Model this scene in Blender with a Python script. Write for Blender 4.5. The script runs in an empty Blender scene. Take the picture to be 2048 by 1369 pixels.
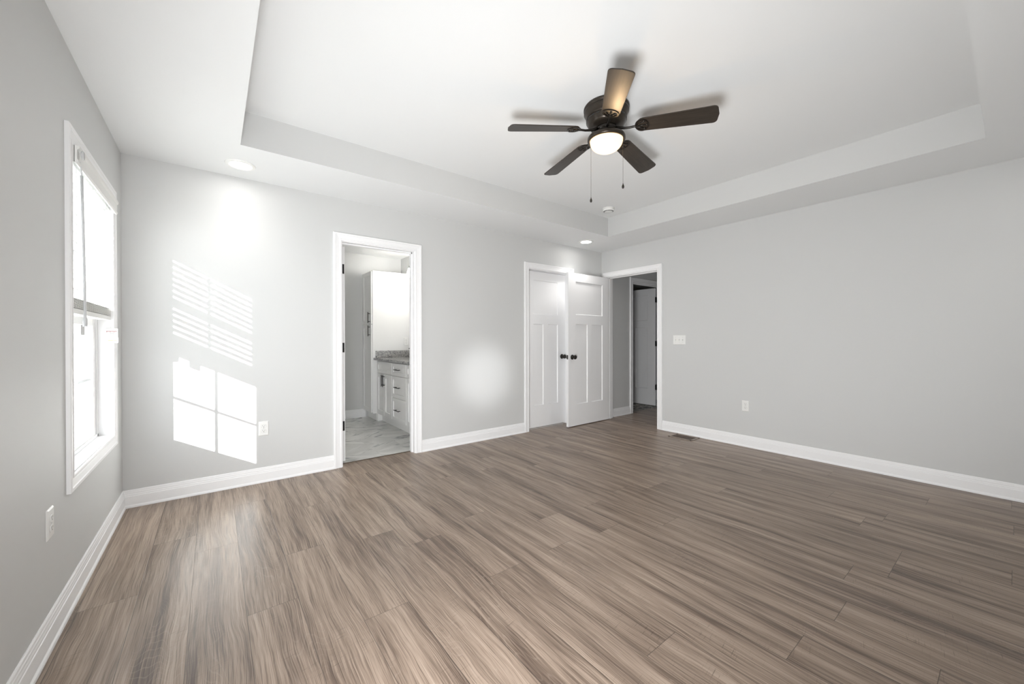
import bpy, bmesh, math, random
from mathutils import Vector, Matrix

random.seed(7)
scene = bpy.context.scene
col = scene.collection

# ------------------------------------------------------------------ camera
CAM = Vector((0.5014, -3.7368, 1.1588))
YAW, PITCH, ROLL, FPX = 0.6554, -0.0041, -0.0015, 775.36
fw = Vector((math.sin(YAW) * math.cos(PITCH), math.cos(YAW) * math.cos(PITCH), math.sin(PITCH)))
rt = Vector((math.cos(YAW), -math.sin(YAW), 0))
up = rt.cross(fw)
r2 = rt * math.cos(ROLL) + up * math.sin(ROLL)
u2 = up * math.cos(ROLL) - rt * math.sin(ROLL)
cd = bpy.data.cameras.new('camera')
cam = bpy.data.objects.new('camera', cd)
col.objects.link(cam)
m = Matrix.Identity(4)
for i in range(3):
    m[i][0], m[i][1], m[i][2], m[i][3] = r2[i], u2[i], -fw[i], CAM[i]
cam.matrix_world = m
cd.sensor_fit = 'HORIZONTAL'
cd.sensor_width = 36
cd.lens = FPX / 2048 * 36
cd.shift_y = -1.84 / 2048
cd.clip_start = 0.02
scene.camera = cam

# ------------------------------------------------------------------ light and exposure
scene.view_settings.view_transform = 'Standard'
scene.view_settings.look = 'None'
scene.view_settings.gamma = 1
scene.view_settings.use_curve_mapping = False
scene.view_settings.exposure = 1.17
scene.cycles.max_bounces = 14
scene.cycles.diffuse_bounces = 9
scene.cycles.sample_clamp_indirect = 12

world = bpy.data.worlds.new('sky')
scene.world = world
world.use_nodes = True
bg = world.node_tree.nodes['Background']
bg.inputs[0].default_value = (0.93, 0.97, 1.0, 1)
bg.inputs[1].default_value = 2.65

SUN_POWER = 15.0
LAMP_W = 2.8
sd = bpy.data.lights.new('sun', 'SUN')
sd.energy = SUN_POWER
sd.angle = math.radians(0.4)
sd.color = (1.0, 0.985, 0.965)
sun = bpy.data.objects.new('sun', sd)
col.objects.link(sun)
sdir = Vector((1.0, 1.281, -0.5417))
sun.rotation_euler = sdir.to_track_quat('-Z', 'Y').to_euler()
sun.location = (-6, -8, 5)


def portal(name, loc, direction, sx, sy):
    d = bpy.data.lights.new(name, 'AREA')
    d.shape = 'RECTANGLE'
    d.size, d.size_y = sx, sy
    d.cycles.is_portal = True
    o = bpy.data.objects.new(name, d)
    col.objects.link(o)
    o.location = loc
    o.rotation_euler = Vector(direction).to_track_quat('-Z', 'Z').to_euler()
    return o


portal('window_portal', (-0.19, -0.765, 1.29), (1, 0, 0), 0.9, 1.5)

# added spots out of view: a wide room fill, a narrow one for a wall glow
for watts, place, aim in ((185.0, (0.42, -3.35, 0.42), (0.74, 0.64, 0.32)), (150.0, (1.6, -4.1, 0.9), (1.37, 4.1, -0.16))):
    fl = bpy.data.lights.new('fill_spot', 'SPOT')
    fl.energy = watts
    fl.color = (0.97, 0.985, 1.0)
    fl.spot_size = math.radians(140 if watts > 160 else 12.5)
    fl.spot_blend = 1.0
    fl.shadow_soft_size = 0.40 if watts > 160 else 0.12
    fo = bpy.data.objects.new('fill_spot', fl)
    col.objects.link(fo)
    fo.location = place
    fo.rotation_euler = Vector(aim).to_track_quat('-Z', 'Y').to_euler()

# ------------------------------------------------------------------ helpers
class MB:
    """collects shapes; build() links them as one mesh object"""
    def __init__(self):
        self.v, self.f, self.m, self.s = [], [], [], []
        self.cur = 0

    def add(self, vs, fs, smooth=False, mi=None):
        b = len(self.v)
        self.v += [tuple(p) for p in vs]
        for f in fs:
            self.f.append([b + i for i in f])
            self.m.append(self.cur if mi is None else mi)
            self.s.append(smooth)
        return self

    def box(self, x0, x1, y0, y1, z0, z1, mi=None):
        if x0 > x1: x0, x1 = x1, x0
        if y0 > y1: y0, y1 = y1, y0
        if z0 > z1: z0, z1 = z1, z0
        vs = [(x0, y0, z0), (x1, y0, z0), (x1, y1, z0), (x0, y1, z0), (x0, y0, z1), (x1, y0, z1), (x1, y1, z1), (x0, y1, z1)]
        return self.add(vs, [(0, 3, 2, 1), (4, 5, 6, 7), (0, 1, 5, 4), (1, 2, 6, 5), (2, 3, 7, 6), (3, 0, 4, 7)], mi=mi)

    def lathe(self, prof, seg=48, c=(0, 0, 0), axis='z', smooth=True, mi=None):
        """prof: list of (r, h) along the axis"""
        vs, fs = [], []
        n = len(prof)
        for k in range(seg):
            a = 2 * math.pi * k / seg
            for r, h in prof:
                x, y, z = r * math.cos(a), r * math.sin(a), h
                if axis == 'x': x, y, z = h, r * math.cos(a), r * math.sin(a)
                if axis == 'y': x, y, z = r * math.sin(a), h, r * math.cos(a)
                vs.append((c[0] + x, c[1] + y, c[2] + z))
        for k in range(seg):
            k2 = (k + 1) % seg
            for i in range(n - 1):
                if prof[i][0] < 1e-6 and prof[i + 1][0] < 1e-6: continue
                fs.append((k * n + i, k2 * n + i, k2 * n + i + 1, k * n + i + 1))
        return self.add(vs, fs, smooth, mi)

    def tube(self, pts, r, seg=10, smooth=True, mi=None, cap=True):
        pts = [Vector(p) for p in pts]
        rr = r if isinstance(r, (list, tuple)) else [r] * len(pts)
        vs, fs = [], []
        ref = Vector((0, 0, 1))
        d0 = (pts[-1] - pts[0]).normalized()
        if abs(d0.z) > 0.9: ref = Vector((1, 0, 0))
        for i, p in enumerate(pts):
            d = (pts[min(i + 1, len(pts) - 1)] - pts[max(i - 1, 0)]).normalized()
            a = d.cross(ref).normalized()
            b = d.cross(a).normalized()
            for k in range(seg):
                t = 2 * math.pi * k / seg
                vs.append(p + (a * math.cos(t) + b * math.sin(t)) * rr[i])
        for i in range(len(pts) - 1):
            for k in range(seg):
                k2 = (k + 1) % seg
                fs.append((i * seg + k, i * seg + k2, (i + 1) * seg + k2, (i + 1) * seg + k))
        if cap:
            fs.append(tuple(range(seg)))
            fs.append(tuple((len(pts) - 1) * seg + k for k in range(seg)))
        return self.add(vs, fs, smooth, mi)

    def prism(self, poly, z0, z1, xf, mi=None):
        """poly in (a, b); xf(a, b, t) -> point, t = z0 or z1"""
        n = len(poly)
        vs = [xf(a, b, z0) for a, b in poly] + [xf(a, b, z1) for a, b in poly]
        fs = [tuple(range(n)), tuple(range(2 * n - 1, n - 1, -1))]
        fs += [(i, (i + 1) % n, n + (i + 1) % n, n + i) for i in range(n)]
        return self.add(vs, fs, mi=mi)

    def build(self, name, mats, parent=None, loc=None, bevel=0, seg=2):
        me = bpy.data.meshes.new(name)
        me.from_pydata(self.v, [], self.f)
        if not isinstance(mats, (list, tuple)): mats = [mats]
        for mt in mats: me.materials.append(mt)
        for p, mi, s in zip(me.polygons, self.m, self.s):
            p.material_index = mi
            p.use_smooth = s
        bm = bmesh.new()
        bm.from_mesh(me)
        bmesh.ops.recalc_face_normals(bm, faces=bm.faces)
        bm.to_mesh(me)
        bm.free()
        o = bpy.data.objects.new(name, me)
        col.objects.link(o)
        if parent is not None: o.parent = parent
        if loc is not None: o.location = loc
        if bevel:
            b = o.modifiers.new('bevel', 'BEVEL')
            b.width = bevel
            b.segments = seg
            b.limit_method = 'ANGLE'
            b.angle_limit = math.radians(40)
        return o


def empty(name, loc=(0, 0, 0), rz=0.0):
    o = bpy.data.objects.new(name, None)
    o.empty_display_size = 0.1
    col.objects.link(o)
    o.location = loc
    o.rotation_euler = (0, 0, rz)
    return o


def tag(o, label=None, cat=None, group=None, kind=None):
    if label: o['label'] = label
    if cat: o['category'] = cat
    if group: o['group'] = group
    if kind: o['kind'] = kind
    return o


def struct(o, label=None):
    o['kind'] = 'structure'
    if label: o['label'] = label
    return o


# ------------------------------------------------------------------ materials
def mat(name, color, rough=0.5, metal=0.0, spec=0.5, emis=None, estr=0.0, bump=0.0, bscale=200.0, coat=0.0):
    mt = bpy.data.materials.new(name)
    mt.use_nodes = True
    nt = mt.node_tree
    b = nt.nodes['Principled BSDF']
    b.inputs['Base Color'].default_value = (*color, 1)
    b.inputs['Roughness'].default_value = rough
    b.inputs['Metallic'].default_value = metal
    b.inputs['Specular IOR Level'].default_value = spec
    b.inputs['Coat Weight'].default_value = coat
    if emis:
        b.inputs['Emission Color'].default_value = (*emis, 1)
        b.inputs['Emission Strength'].default_value = estr
    if bump:
        tc = nt.nodes.new('ShaderNodeTexCoord')
        n = nt.nodes.new('ShaderNodeTexNoise')
        n.inputs['Scale'].default_value = bscale
        n.inputs['Detail'].default_value = 3
        bp = nt.nodes.new('ShaderNodeBump')
        bp.inputs['Strength'].default_value = bump
        bp.inputs['Distance'].default_value = 0.002
        nt.links.new(tc.outputs['Object'], n.inputs['Vector'])
        nt.links.new(n.outputs['Fac'], bp.inputs['Height'])
        nt.links.new(bp.outputs['Normal'], b.inputs['Normal'])
    return mt


M = {}
M['wall'] = mat('wall_paint', (0.622, 0.627, 0.622), 0.55, bump=0.10, bscale=160)
M['ceiling'] = mat('ceiling_paint', (0.79, 0.80, 0.80), 0.7, bump=0.06, bscale=120)
M['trim'] = mat('trim_paint', (0.89, 0.89, 0.895), 0.42)
M['door'] = mat('door_paint', (0.87, 0.87, 0.875), 0.35, bump=0.03, bscale=90)
M['vinyl'] = mat('window_vinyl', (0.82, 0.82, 0.82), 0.45)
M['slat'] = mat('blind_slat', (0.80, 0.80, 0.78), 0.6)
M['plate'] = mat('white_plastic', (0.84, 0.84, 0.82), 0.3)
M['plate_grey'] = mat('plastic_seam', (0.55, 0.55, 0.54), 0.4)
M['dark'] = mat('slot_dark', (0.02, 0.02, 0.02), 0.5)
M['bronze'] = mat('oiled_bronze', (0.028, 0.024, 0.020), 0.28, metal=0.55, spec=0.6)
M['bronze_matt'] = mat('bronze_housing', (0.045, 0.036, 0.028), 0.30, metal=0.6, spec=0.6)
M['black'] = mat('black_metal', (0.012, 0.012, 0.012), 0.35, metal=0.4)
M['cabinet'] = mat('cabinet_paint', (0.80, 0.80, 0.79), 0.35)
M['chain'] = mat('pull_chain', (0.08, 0.07, 0.06), 0.3, metal=0.8)
M['clear'] = mat('clear_plastic', (0.62, 0.63, 0.64), 0.15)
M['yellow'] = mat('tag_yellow', (0.62, 0.42, 0.01), 0.5)
M['red'] = mat('tag_red', (0.40, 0.20, 0.20), 0.5)
M['grey'] = mat('tag_grey', (0.45, 0.45, 0.45), 0.5)
M['vent'] = mat('vent_brown', (0.13, 0.085, 0.055), 0.4, metal=0.3)
M['vent_rim'] = mat('vent_tan', (0.30, 0.24, 0.19), 0.4, metal=0.3)
M['strip'] = mat('transition_strip', (0.10, 0.07, 0.05), 0.4)
M['led'] = mat('downlight_lens', (1, 1, 1), 0.4, emis=(1.0, 0.98, 0.95), estr=14.0)
M['shade_lit'] = mat('lit_glass_shade', (1, 1, 1), 0.4, emis=(1.0, 0.96, 0.9), estr=17.0)


def nodes_of(name):
    mt = bpy.data.materials.new(name)
    mt.use_nodes = True
    nt = mt.node_tree
    return mt, nt, nt.nodes['Principled BSDF']


class G:
    """tiny node-graph helper"""
    def __init__(self, nt): self.nt = nt
    def n(self, t, **kw):
        nd = self.nt.nodes.new(t)
        for k, v in kw.items(): setattr(nd, k, v)
        return nd
    def put(self, sock, v):
        if isinstance(v, bpy.types.NodeSocket): self.nt.links.new(v, sock)
        else: sock.default_value = v
    def math(self, op, a, b=0.0, c=None, clamp=False):
        nd = self.n('ShaderNodeMath', operation=op, use_clamp=clamp)
        self.put(nd.inputs[0], a)
        self.put(nd.inputs[1], b)
        if c is not None: self.put(nd.inputs[2], c)
        return nd.outputs[0]
    def xyz(self, x, y, z):
        nd = self.n('ShaderNodeCombineXYZ')
        for i, v in enumerate((x, y, z)): self.put(nd.inputs[i], v)
        return nd.outputs[0]
    def noise(self, vec, scale=1.0, detail=4.0, rough=0.5, dist=0.0):
        nd = self.n('ShaderNodeTexNoise')
        self.put(nd.inputs['Vector'], vec)
        nd.inputs['Scale'].default_value = scale
        nd.inputs['Detail'].default_value = detail
        nd.inputs['Roughness'].default_value = rough
        nd.inputs['Distortion'].default_value = dist
        return nd.outputs['Fac']
    def white(self, vec):
        nd = self.n('ShaderNodeTexWhiteNoise', noise_dimensions='3D')
        self.put(nd.inputs['Vector'], vec)
        return nd.outputs['Value']
    def ramp(self, fac, stops):
        nd = self.n('ShaderNodeValToRGB')
        cr = nd.color_ramp
        while len(cr.elements) < len(stops): cr.elements.new(0.5)
        for e, (p, c) in zip(cr.elements, stops):
            e.position = p
            e.color = (*c, 1) if len(c) == 3 else c
        self.put(nd.inputs[0], fac)
        return nd.outputs[0]
    def mix(self, fac, a, b, blend='MIX'):
        nd = self.n('ShaderNodeMix', data_type='RGBA', blend_type=blend)
        self.put(nd.inputs[0], fac)
        self.put(nd.inputs[6], a)
        self.put(nd.inputs[7], b)
        return nd.outputs[2]
    def maprange(self, v, a, b, c, d):
        nd = self.n('ShaderNodeMapRange', clamp=True)
        self.put(nd.inputs[0], v)
        for i, q in enumerate((a, b, c, d)): nd.inputs[i + 1].default_value = q
        return nd.outputs[0]


def wood_material():
    mt, nt, b = nodes_of('wood_plank_floor')
    g = G(nt)
    tc = g.n('ShaderNodeTexCoord')
    sp = g.n('ShaderNodeSeparateXYZ')
    nt.links.new(tc.outputs['Object'], sp.inputs[0])
    X, Y = sp.outputs[0], sp.outputs[1]
    PW, PL = 0.191, 1.36
    row = g.math('FLOOR', g.math('DIVIDE', g.math('SUBTRACT', X, 0.034), PW))
    rx = g.math('SUBTRACT', g.math('DIVIDE', g.math('SUBTRACT', X, 0.034), PW), row)
    off = g.math('MULTIPLY', g.white(g.xyz(row, 3.1, 0.7)), PL)
    off = g.math('MULTIPLY', off, g.math('GREATER_THAN', row, 5.5))
    for i_, o_ in enumerate((1.307, 0.776, 1.024, 0.415, 1.347, 0.743)):      # end joints of the boards along the window wall
        off = g.math('ADD', off, g.math('MULTIPLY', g.math('COMPARE', row, float(i_), 0.1), o_))
    yy = g.math('DIVIDE', g.math('ADD', Y, off), PL)
    brd = g.math('FLOOR', yy)
    ry = g.math('SUBTRACT', yy, brd)
    rnd = g.white(g.xyz(row, brd, 1.3))
    rnd2 = g.white(g.xyz(brd, row, 8.3))
    # seams
    ex = g.math('MULTIPLY', g.math('MINIMUM', rx, g.math('SUBTRACT', 1.0, rx)), PW)
    ey = g.math('MULTIPLY', g.math('MINIMUM', ry, g.math('SUBTRACT', 1.0, ry)), PL)
    seam = g.maprange(g.math('MINIMUM', ex, ey), 0.0004, 0.0016, 1.0, 0.0)
    # board-local coordinates
    ox = g.math('MULTIPLY', rnd, 37.0)
    oy = g.math('MULTIPLY', rnd2, 53.0)
    # wander of the grain
    wv = g.noise(g.xyz(g.math('ADD', g.math('MULTIPLY', X, 4.0), ox), g.math('ADD', g.math('MULTIPLY', Y, 1.3), oy), 0.0), 1.0, 3.0, 0.5)
    xw = g.math('ADD', X, g.math('MULTIPLY', g.math('SUBTRACT', wv, 0.5), 0.07))
    broad = g.noise(g.xyz(g.math('ADD', g.math('MULTIPLY', xw, 16.0), ox), g.math('ADD', g.math('MULTIPLY', Y, 0.85), oy), 0.0), 1.0, 3.0, 0.55)
    mid = g.noise(g.xyz(g.math('ADD', g.math('MULTIPLY', xw, 70.0), ox), g.math('ADD', g.math('MULTIPLY', Y, 1.3), oy), 0.0), 1.0, 4.0, 0.6)
    fine = g.noise(g.xyz(g.math('ADD', g.math('MULTIPLY', xw, 300.0), ox), g.math('ADD', g.math('MULTIPLY', Y, 4.0), oy), 0.0), 1.0, 3.0, 0.65)
    # rings (cathedral grain)
    rg = g.noise(g.xyz(g.math('ADD', g.math('MULTIPLY', X, 7.0), ox), g.math('ADD', g.math('MULTIPLY', Y, 1.2), oy), 0.0), 1.0, 1.5, 0.4)
    ring = g.math('ABSOLUTE', g.math('SINE', g.math('MULTIPLY', rg, 120.0)))
    ring = g.maprange(ring, 0.0, 0.35, 1.0, 0.0)
    ringmask = g.maprange(g.noise(g.xyz(g.math('ADD', g.math('MULTIPLY', X, 4.0), oy), g.math('ADD', g.math('MULTIPLY', Y, 1.5), ox), 4.0), 1.0, 2.0, 0.5), 0.48, 0.62, 0.0, 1.0)
    ring = g.math('MULTIPLY', ring, ringmask)
    # saw marks across the board
    saw = g.noise(g.xyz(g.math('ADD', g.math('MULTIPLY', X, 14.0), ox), g.math('MULTIPLY', g.math('ADD', Y, g.math('MULTIPLY', X, -0.15)), 230.0), 0.0), 1.0, 2.0, 0.6)
    saw = g.maprange(saw, 0.60, 0.72, 0.0, 1.0)
    sawmask = g.maprange(g.noise(g.xyz(g.math('ADD', g.math('MULTIPLY', X, 5.0), ox), g.math('MULTIPLY', Y, 2.4), 9.0), 1.0, 2.0, 0.5), 0.50, 0.62, 0.0, 1.0)
    saw = g.math('MULTIPLY', saw, sawmask)

    t = g.math('ADD', g.math('MULTIPLY', broad, 0.55), g.math('ADD', g.math('MULTIPLY', mid, 0.30), g.math('MULTIPLY', fine, 0.15)))
    t = g.math('ADD', t, g.math('MULTIPLY', g.math('SUBTRACT', rnd, 0.5), 0.05))
    c = g.ramp(t, [(0.34, (0.075, 0.050, 0.037)), (0.41, (0.135, 0.094, 0.070)), (0.47, (0.220, 0.162, 0.122)), (0.55, (0.315, 0.238, 0.184)), (0.65, (0.430, 0.338, 0.268))])
    c = g.mix(g.math('MULTIPLY', g.maprange(fine, 0.50, 0.66, 0.0, 1.0), 0.30), c, (0.52, 0.42, 0.34, 1))
    c = g.mix(g.math('MULTIPLY', g.maprange(fine, 0.48, 0.34, 0.0, 1.0), 0.50), c, (0.060, 0.038, 0.028, 1))
    c = g.mix(g.math('MULTIPLY', ring, 0.26), c, (0.40, 0.33, 0.27, 1))
    c = g.mix(g.math('MULTIPLY', saw, 0.6), c, (0.075, 0.055, 0.042, 1))
    c = g.mix(g.math('MULTIPLY', seam, 0.75), c, (0.03, 0.02, 0.015, 1))
    nt.links.new(c, b.inputs['Base Color'])
    rr = g.maprange(mid, 0.3, 0.7, 0.30, 0.42)
    nt.links.new(rr, b.inputs['Roughness'])
    b.inputs['Specular IOR Level'].default_value = 0.45
    h = g.math('SUBTRACT', g.math('MULTIPLY', fine, 0.35), g.math('ADD', seam, g.math('MULTIPLY', saw, 0.3)))
    bp = g.n('ShaderNodeBump')
    bp.inputs['Strength'].default_value = 0.30
    bp.inputs['Distance'].default_value = 0.0012
    nt.links.new(h, bp.inputs['Height'])
    nt.links.new(bp.outputs['Normal'], b.inputs['Normal'])
    return mt


def marble_material():
    mt, nt, b = nodes_of('marble_tile')
    g = G(nt)
    tc = g.n('ShaderNodeTexCoord')
    sp = g.n('ShaderNodeSeparateXYZ')
    nt.links.new(tc.outputs['Object'], sp.inputs[0])
    X, Y = sp.outputs[0], sp.outputs[1]
    TW, TL = 0.61, 0.305
    row = g.math('FLOOR', g.math('DIVIDE', Y, TL))
    fy = g.math('SUBTRACT', g.math('DIVIDE', Y, TL), row)
    xs = g.math('ADD', g.math('DIVIDE', X, TW), g.math('MULTIPLY', row, 0.5))
    cl = g.math('FLOOR', xs)
    fx = g.math('SUBTRACT', xs, cl)
    rnd = g.white(g.xyz(row, cl, 2.0))
    s = g.math('SUBTRACT', g.math('GREATER_THAN', rnd, 0.45), 0.5)     # vein direction differs from tile to tile
    u = g.math('ADD', g.math('MULTIPLY', X, 0.62), g.math('MULTIPLY', g.math('MULTIPLY', Y, s), 2.0))
    u2_ = g.math('ADD', g.math('MULTIPLY', X, 1.0), g.math('MULTIPLY', g.math('MULTIPLY', Y, s), -1.2))
    o = g.math('MULTIPLY', rnd, 29.0)
    vec = g.xyz(g.math('ADD', g.math('MULTIPLY', u, 6.5), o), g.math('MULTIPLY', u2_, 1.5), o)
    n1 = g.noise(vec, 1.0, 4.0, 0.5, 0.6)
    vein = g.maprange(g.math('ABSOLUTE', g.math('SUBTRACT', n1, 0.5)), 0.0, 0.035, 1.0, 0.0)
    mask = g.maprange(g.noise(g.xyz(g.math('MULTIPLY', X, 3.0), g.math('MULTIPLY', Y, 3.0), o), 1.0, 2.0), 0.42, 0.6, 0.1, 1.0)
    soft = g.maprange(n1, 0.35, 0.6, 1.0, 0.0)
    c = g.mix(g.math('MULTIPLY', soft, 0.4), (0.74, 0.74, 0.72, 1), (0.48, 0.48, 0.47, 1))
    c = g.mix(g.math('MULTIPLY', g.math('MULTIPLY', vein, mask), 0.85), c, (0.13, 0.14, 0.15, 1))
    e = g.math('MINIMUM', g.math('MULTIPLY', g.math('MINIMUM', fx, g.math('SUBTRACT', 1.0, fx)), TW), g.math('MULTIPLY', g.math('MINIMUM', fy, g.math('SUBTRACT', 1.0, fy)), TL))
    c = g.mix(g.math('MULTIPLY', g.maprange(e, 0.001, 0.002, 1.0, 0.0), 0.35), c, (0.35, 0.35, 0.34, 1))
    nt.links.new(c, b.inputs['Base Color'])
    b.inputs['Roughness'].default_value = 0.22
    return mt


def granite_material():
    mt, nt, b = nodes_of('granite')
    g = G(nt)
    tc = g.n('ShaderNodeTexCoord')
    mp = g.n('ShaderNodeMapping')
    mp.inputs['Rotation'].default_value = (0.3, 0.5, 0.6)
    mp.inputs['Scale'].default_value = (48, 22, 48)
    nt.links.new(tc.outputs['Object'], mp.inputs[0])
    n1 = g.noise(mp.outputs[0], 1.0, 5.0, 0.6, 1.2)
    n2 = g.noise(tc.outputs['Object'], 130.0, 3.0, 0.6)
    c = g.ramp(n1, [(0.34, (0.10, 0.10, 0.11)), (0.42, (0.26, 0.26, 0.27)), (0.50, (0.40, 0.40, 0.39)), (0.62, (0.58, 0.57, 0.56)), (0.7, (0.35, 0.33, 0.32))])
    c = g.mix(g.math('MULTIPLY', g.maprange(n2, 0.56, 0.66, 0.0, 1.0), 0.7), c, (0.05, 0.05, 0.06, 1))
    nt.links.new(c, b.inputs['Base Color'])
    b.inputs['Roughness'].default_value = 0.15
    return mt


def mottled_material():
    mt, nt, b = nodes_of('mottled_rug_tile')
    g = G(nt)
    tc = g.n('ShaderNodeTexCoord')
    n1 = g.noise(tc.outputs['Object'], 14.0, 5.0, 0.65, 1.0)
    c = g.ramp(n1, [(0.38, (0.08, 0.08, 0.08)), (0.50, (0.28, 0.27, 0.25)), (0.62, (0.62, 0.60, 0.56))])
    nt.links.new(c, b.inputs['Base Color'])
    b.inputs['Roughness'].default_value = 0.6
    return mt


def blade_material():
    mt, nt, b = nodes_of('espresso_blade')
    g = G(nt)
    tc = g.n('ShaderNodeTexCoord')
    mp = g.n('ShaderNodeMapping')
    mp.inputs['Scale'].default_value = (5, 90, 5)
    nt.links.new(tc.outputs['Object'], mp.inputs[0])
    n1 = g.noise(mp.outputs[0], 1.0, 4.0, 0.6)
    c = g.ramp(n1, [(0.35, (0.024, 0.019, 0.015)), (0.65, (0.040, 0.032, 0.025))])
    nt.links.new(c, b.inputs['Base Color'])
    b.inputs['Roughness'].default_value = 0.37
    return mt


def glass_material():
    mt = bpy.data.materials.new('window_glass')
    mt.use_nodes = True
    nt = mt.node_tree
    nt.nodes.clear()
    out = nt.nodes.new('ShaderNodeOutputMaterial')
    tr = nt.nodes.new('ShaderNodeBsdfTransparent')
    tr.inputs[0].default_value = (0.97, 0.98, 0.98, 1)
    gl = nt.nodes.new('ShaderNodeBsdfGlossy')
    gl.inputs['Roughness'].default_value = 0.02
    lw = nt.nodes.new('ShaderNodeLayerWeight')
    lw.inputs[0].default_value = 0.5
    pw = nt.nodes.new('ShaderNodeMath'); pw.operation = 'POWER'
    pw.inputs[1].default_value = 6.0
    fr = nt.nodes.new('ShaderNodeMath'); fr.operation = 'MULTIPLY_ADD'
    fr.inputs[1].default_value = 0.5
    fr.inputs[2].default_value = 0.03
    nt.links.new(lw.outputs['Facing'], pw.inputs[0])
    nt.links.new(pw.outputs[0], fr.inputs[0])
    mx = nt.nodes.new('ShaderNodeMixShader')
    nt.links.new(fr.outputs[0], mx.inputs[0])
    nt.links.new(tr.outputs[0], mx.inputs[1])
    nt.links.new(gl.outputs[0], mx.inputs[2])
    nt.links.new(mx.outputs[0], out.inputs[0])
    return mt


def bowl_material():
    mt = bpy.data.materials.new('frosted_bowl')
    mt.use_nodes = True
    nt = mt.node_tree
    nt.nodes.clear()
    out = nt.nodes.new('ShaderNodeOutputMaterial')
    tl = nt.nodes.new('ShaderNodeBsdfTranslucent')
    tl.inputs[0].default_value = (1.0, 0.86, 0.66, 1)
    df = nt.nodes.new('ShaderNodeBsdfPrincipled')
    df.inputs['Base Color'].default_value = (0.55, 0.48, 0.38, 1)
    df.inputs['Roughness'].default_value = 0.3
    em = nt.nodes.new('ShaderNodeEmission')
    em.inputs[0].default_value = (1.0, 0.74, 0.44, 1)
    em.inputs[1].default_value = 0.35
    m1 = nt.nodes.new('ShaderNodeMixShader')
    m1.inputs[0].default_value = 0.3
    ad = nt.nodes.new('ShaderNodeAddShader')
    nt.links.new(tl.outputs[0], m1.inputs[1])
    nt.links.new(df.outputs[0], m1.inputs[2])
    nt.links.new(m1.outputs[0], ad.inputs[0])
    nt.links.new(em.outputs[0], ad.inputs[1])
    nt.links.new(ad.outputs[0], out.inputs[0])
    return mt


M['wood'] = wood_material()
M['marble'] = marble_material()
M['granite'] = granite_material()
M['mottled'] = mottled_material()
M['blade'] = blade_material()
M['glass'] = glass_material()
M['bowl'] = bowl_material()

# ------------------------------------------------------------------ the room
W, H, H2 = 5.042, 2.44, 2.668
YN = -4.25            # near wall
WT = 0.12             # inner wall thickness
TX0, TX1, TY0, TY1 = 0.644, 4.401, -0.631, -3.615   # tray
HALL_Y, HALL_X = -0.07, 7.3
OP_TOP = 2.07

# openings (clear width between jambs)
BATH = (1.428, 2.119)
CLOS = (3.643, 4.367)
ENTR = (-0.908, -0.112)
HDOOR = (5.71, 6.565)
J = 0.018
CLEAR_TOP = 2.052
WIN = (-1.20, -0.33, 0.575, 2.025)    # y0, y1, z0, z1 of the clear window opening

# floor: wood
f = MB()
f.box(-0.16, W, YN - 0.12, 0.0, -0.05, 0)
f.box(BATH[0] - J, BATH[1] + J, 0, 0.085, -0.05, 0)
f.box(CLOS[0] - J, CLOS[1] + J, 0, 0.9, -0.05, 0)
f.box(W, W + WT, ENTR[0] - J, ENTR[1] + J, -0.05, 0)
f.box(W + WT, HALL_X, -1.35, HALL_Y, -0.05, 0)
f.box(HDOOR[0] - J, HDOOR[1] + J, HALL_Y, 0.0, -0.05, 0)
struct(f.build('floor', M['wood']), 'grey-brown wood plank floor of the bedroom and hall')
f = MB()
f.box(0.85, 2.99, 0.10, 2.37, -0.05, 0.0)
struct(f.build('floor_bathroom', M['marble']), 'white marble tile floor with dark veins in the bathroom')
f = MB()
f.box(5.2, HALL_X, 0.0, 2.3, -0.05, 0.001)
struct(f.build('floor_far_room', M['mottled']), 'mottled grey floor beyond the hall door')
f = MB()
f.box(BATH[0], BATH[1], 0.083, 0.102, -0.01, 0.004)
struct(f.build('trim_7', M['strip'], bevel=0.0015), 'dark transition strip at the bathroom threshold')

# back wall with two openings
w = MB()
def wall_x(w, y0, y1, xa, xb, holes, z1=H):
    x = xa
    for (a, b_, top) in holes:
        w.box(x, a, y0, y1, 0, z1)
        w.box(a, b_, y0, y1, top, z1)
        x = b_
    w.box(x, xb, y0, y1, 0, z1)
wall_x(w, 0, WT, -0.16, W, [(BATH[0] - J, BATH[1] + J, OP_TOP), (CLOS[0] - J, CLOS[1] + J, OP_TOP)])
struct(w.build('wall_back', M['wall']), 'light grey wall with the bathroom and closet doorways')
# left wall with the window hole
w = MB()
g0, g1, gz0, gz1 = WIN[0] - J, WIN[1] + J, WIN[2] - J, WIN[3] + J
w.box(-0.16, 0, YN, g0, 0, H)
w.box(-0.16, 0, g1, 0, 0, H)
w.box(-0.16, 0, g0, g1, 0, gz0)
w.box(-0.16, 0, g0, g1, gz1, H)
struct(w.build('wall_left', M['wall']), 'light grey wall with the window')
w = MB()
w.box(W, W + WT, YN, ENTR[0] - J, 0, H)
w.box(W, W + WT, ENTR[1] + J, 0.12, 0, H)
w.box(W, W + WT, ENTR[0] - J, ENTR[1] + J, OP_TOP, H)
struct(w.build('wall_right', M['wall']), 'light grey wall with the entry doorway')
w = MB()
w.box(-0.16, W + WT, YN - 0.12, YN, 0, H)
struct(w.build('wall_near', M['wall']))
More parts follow.
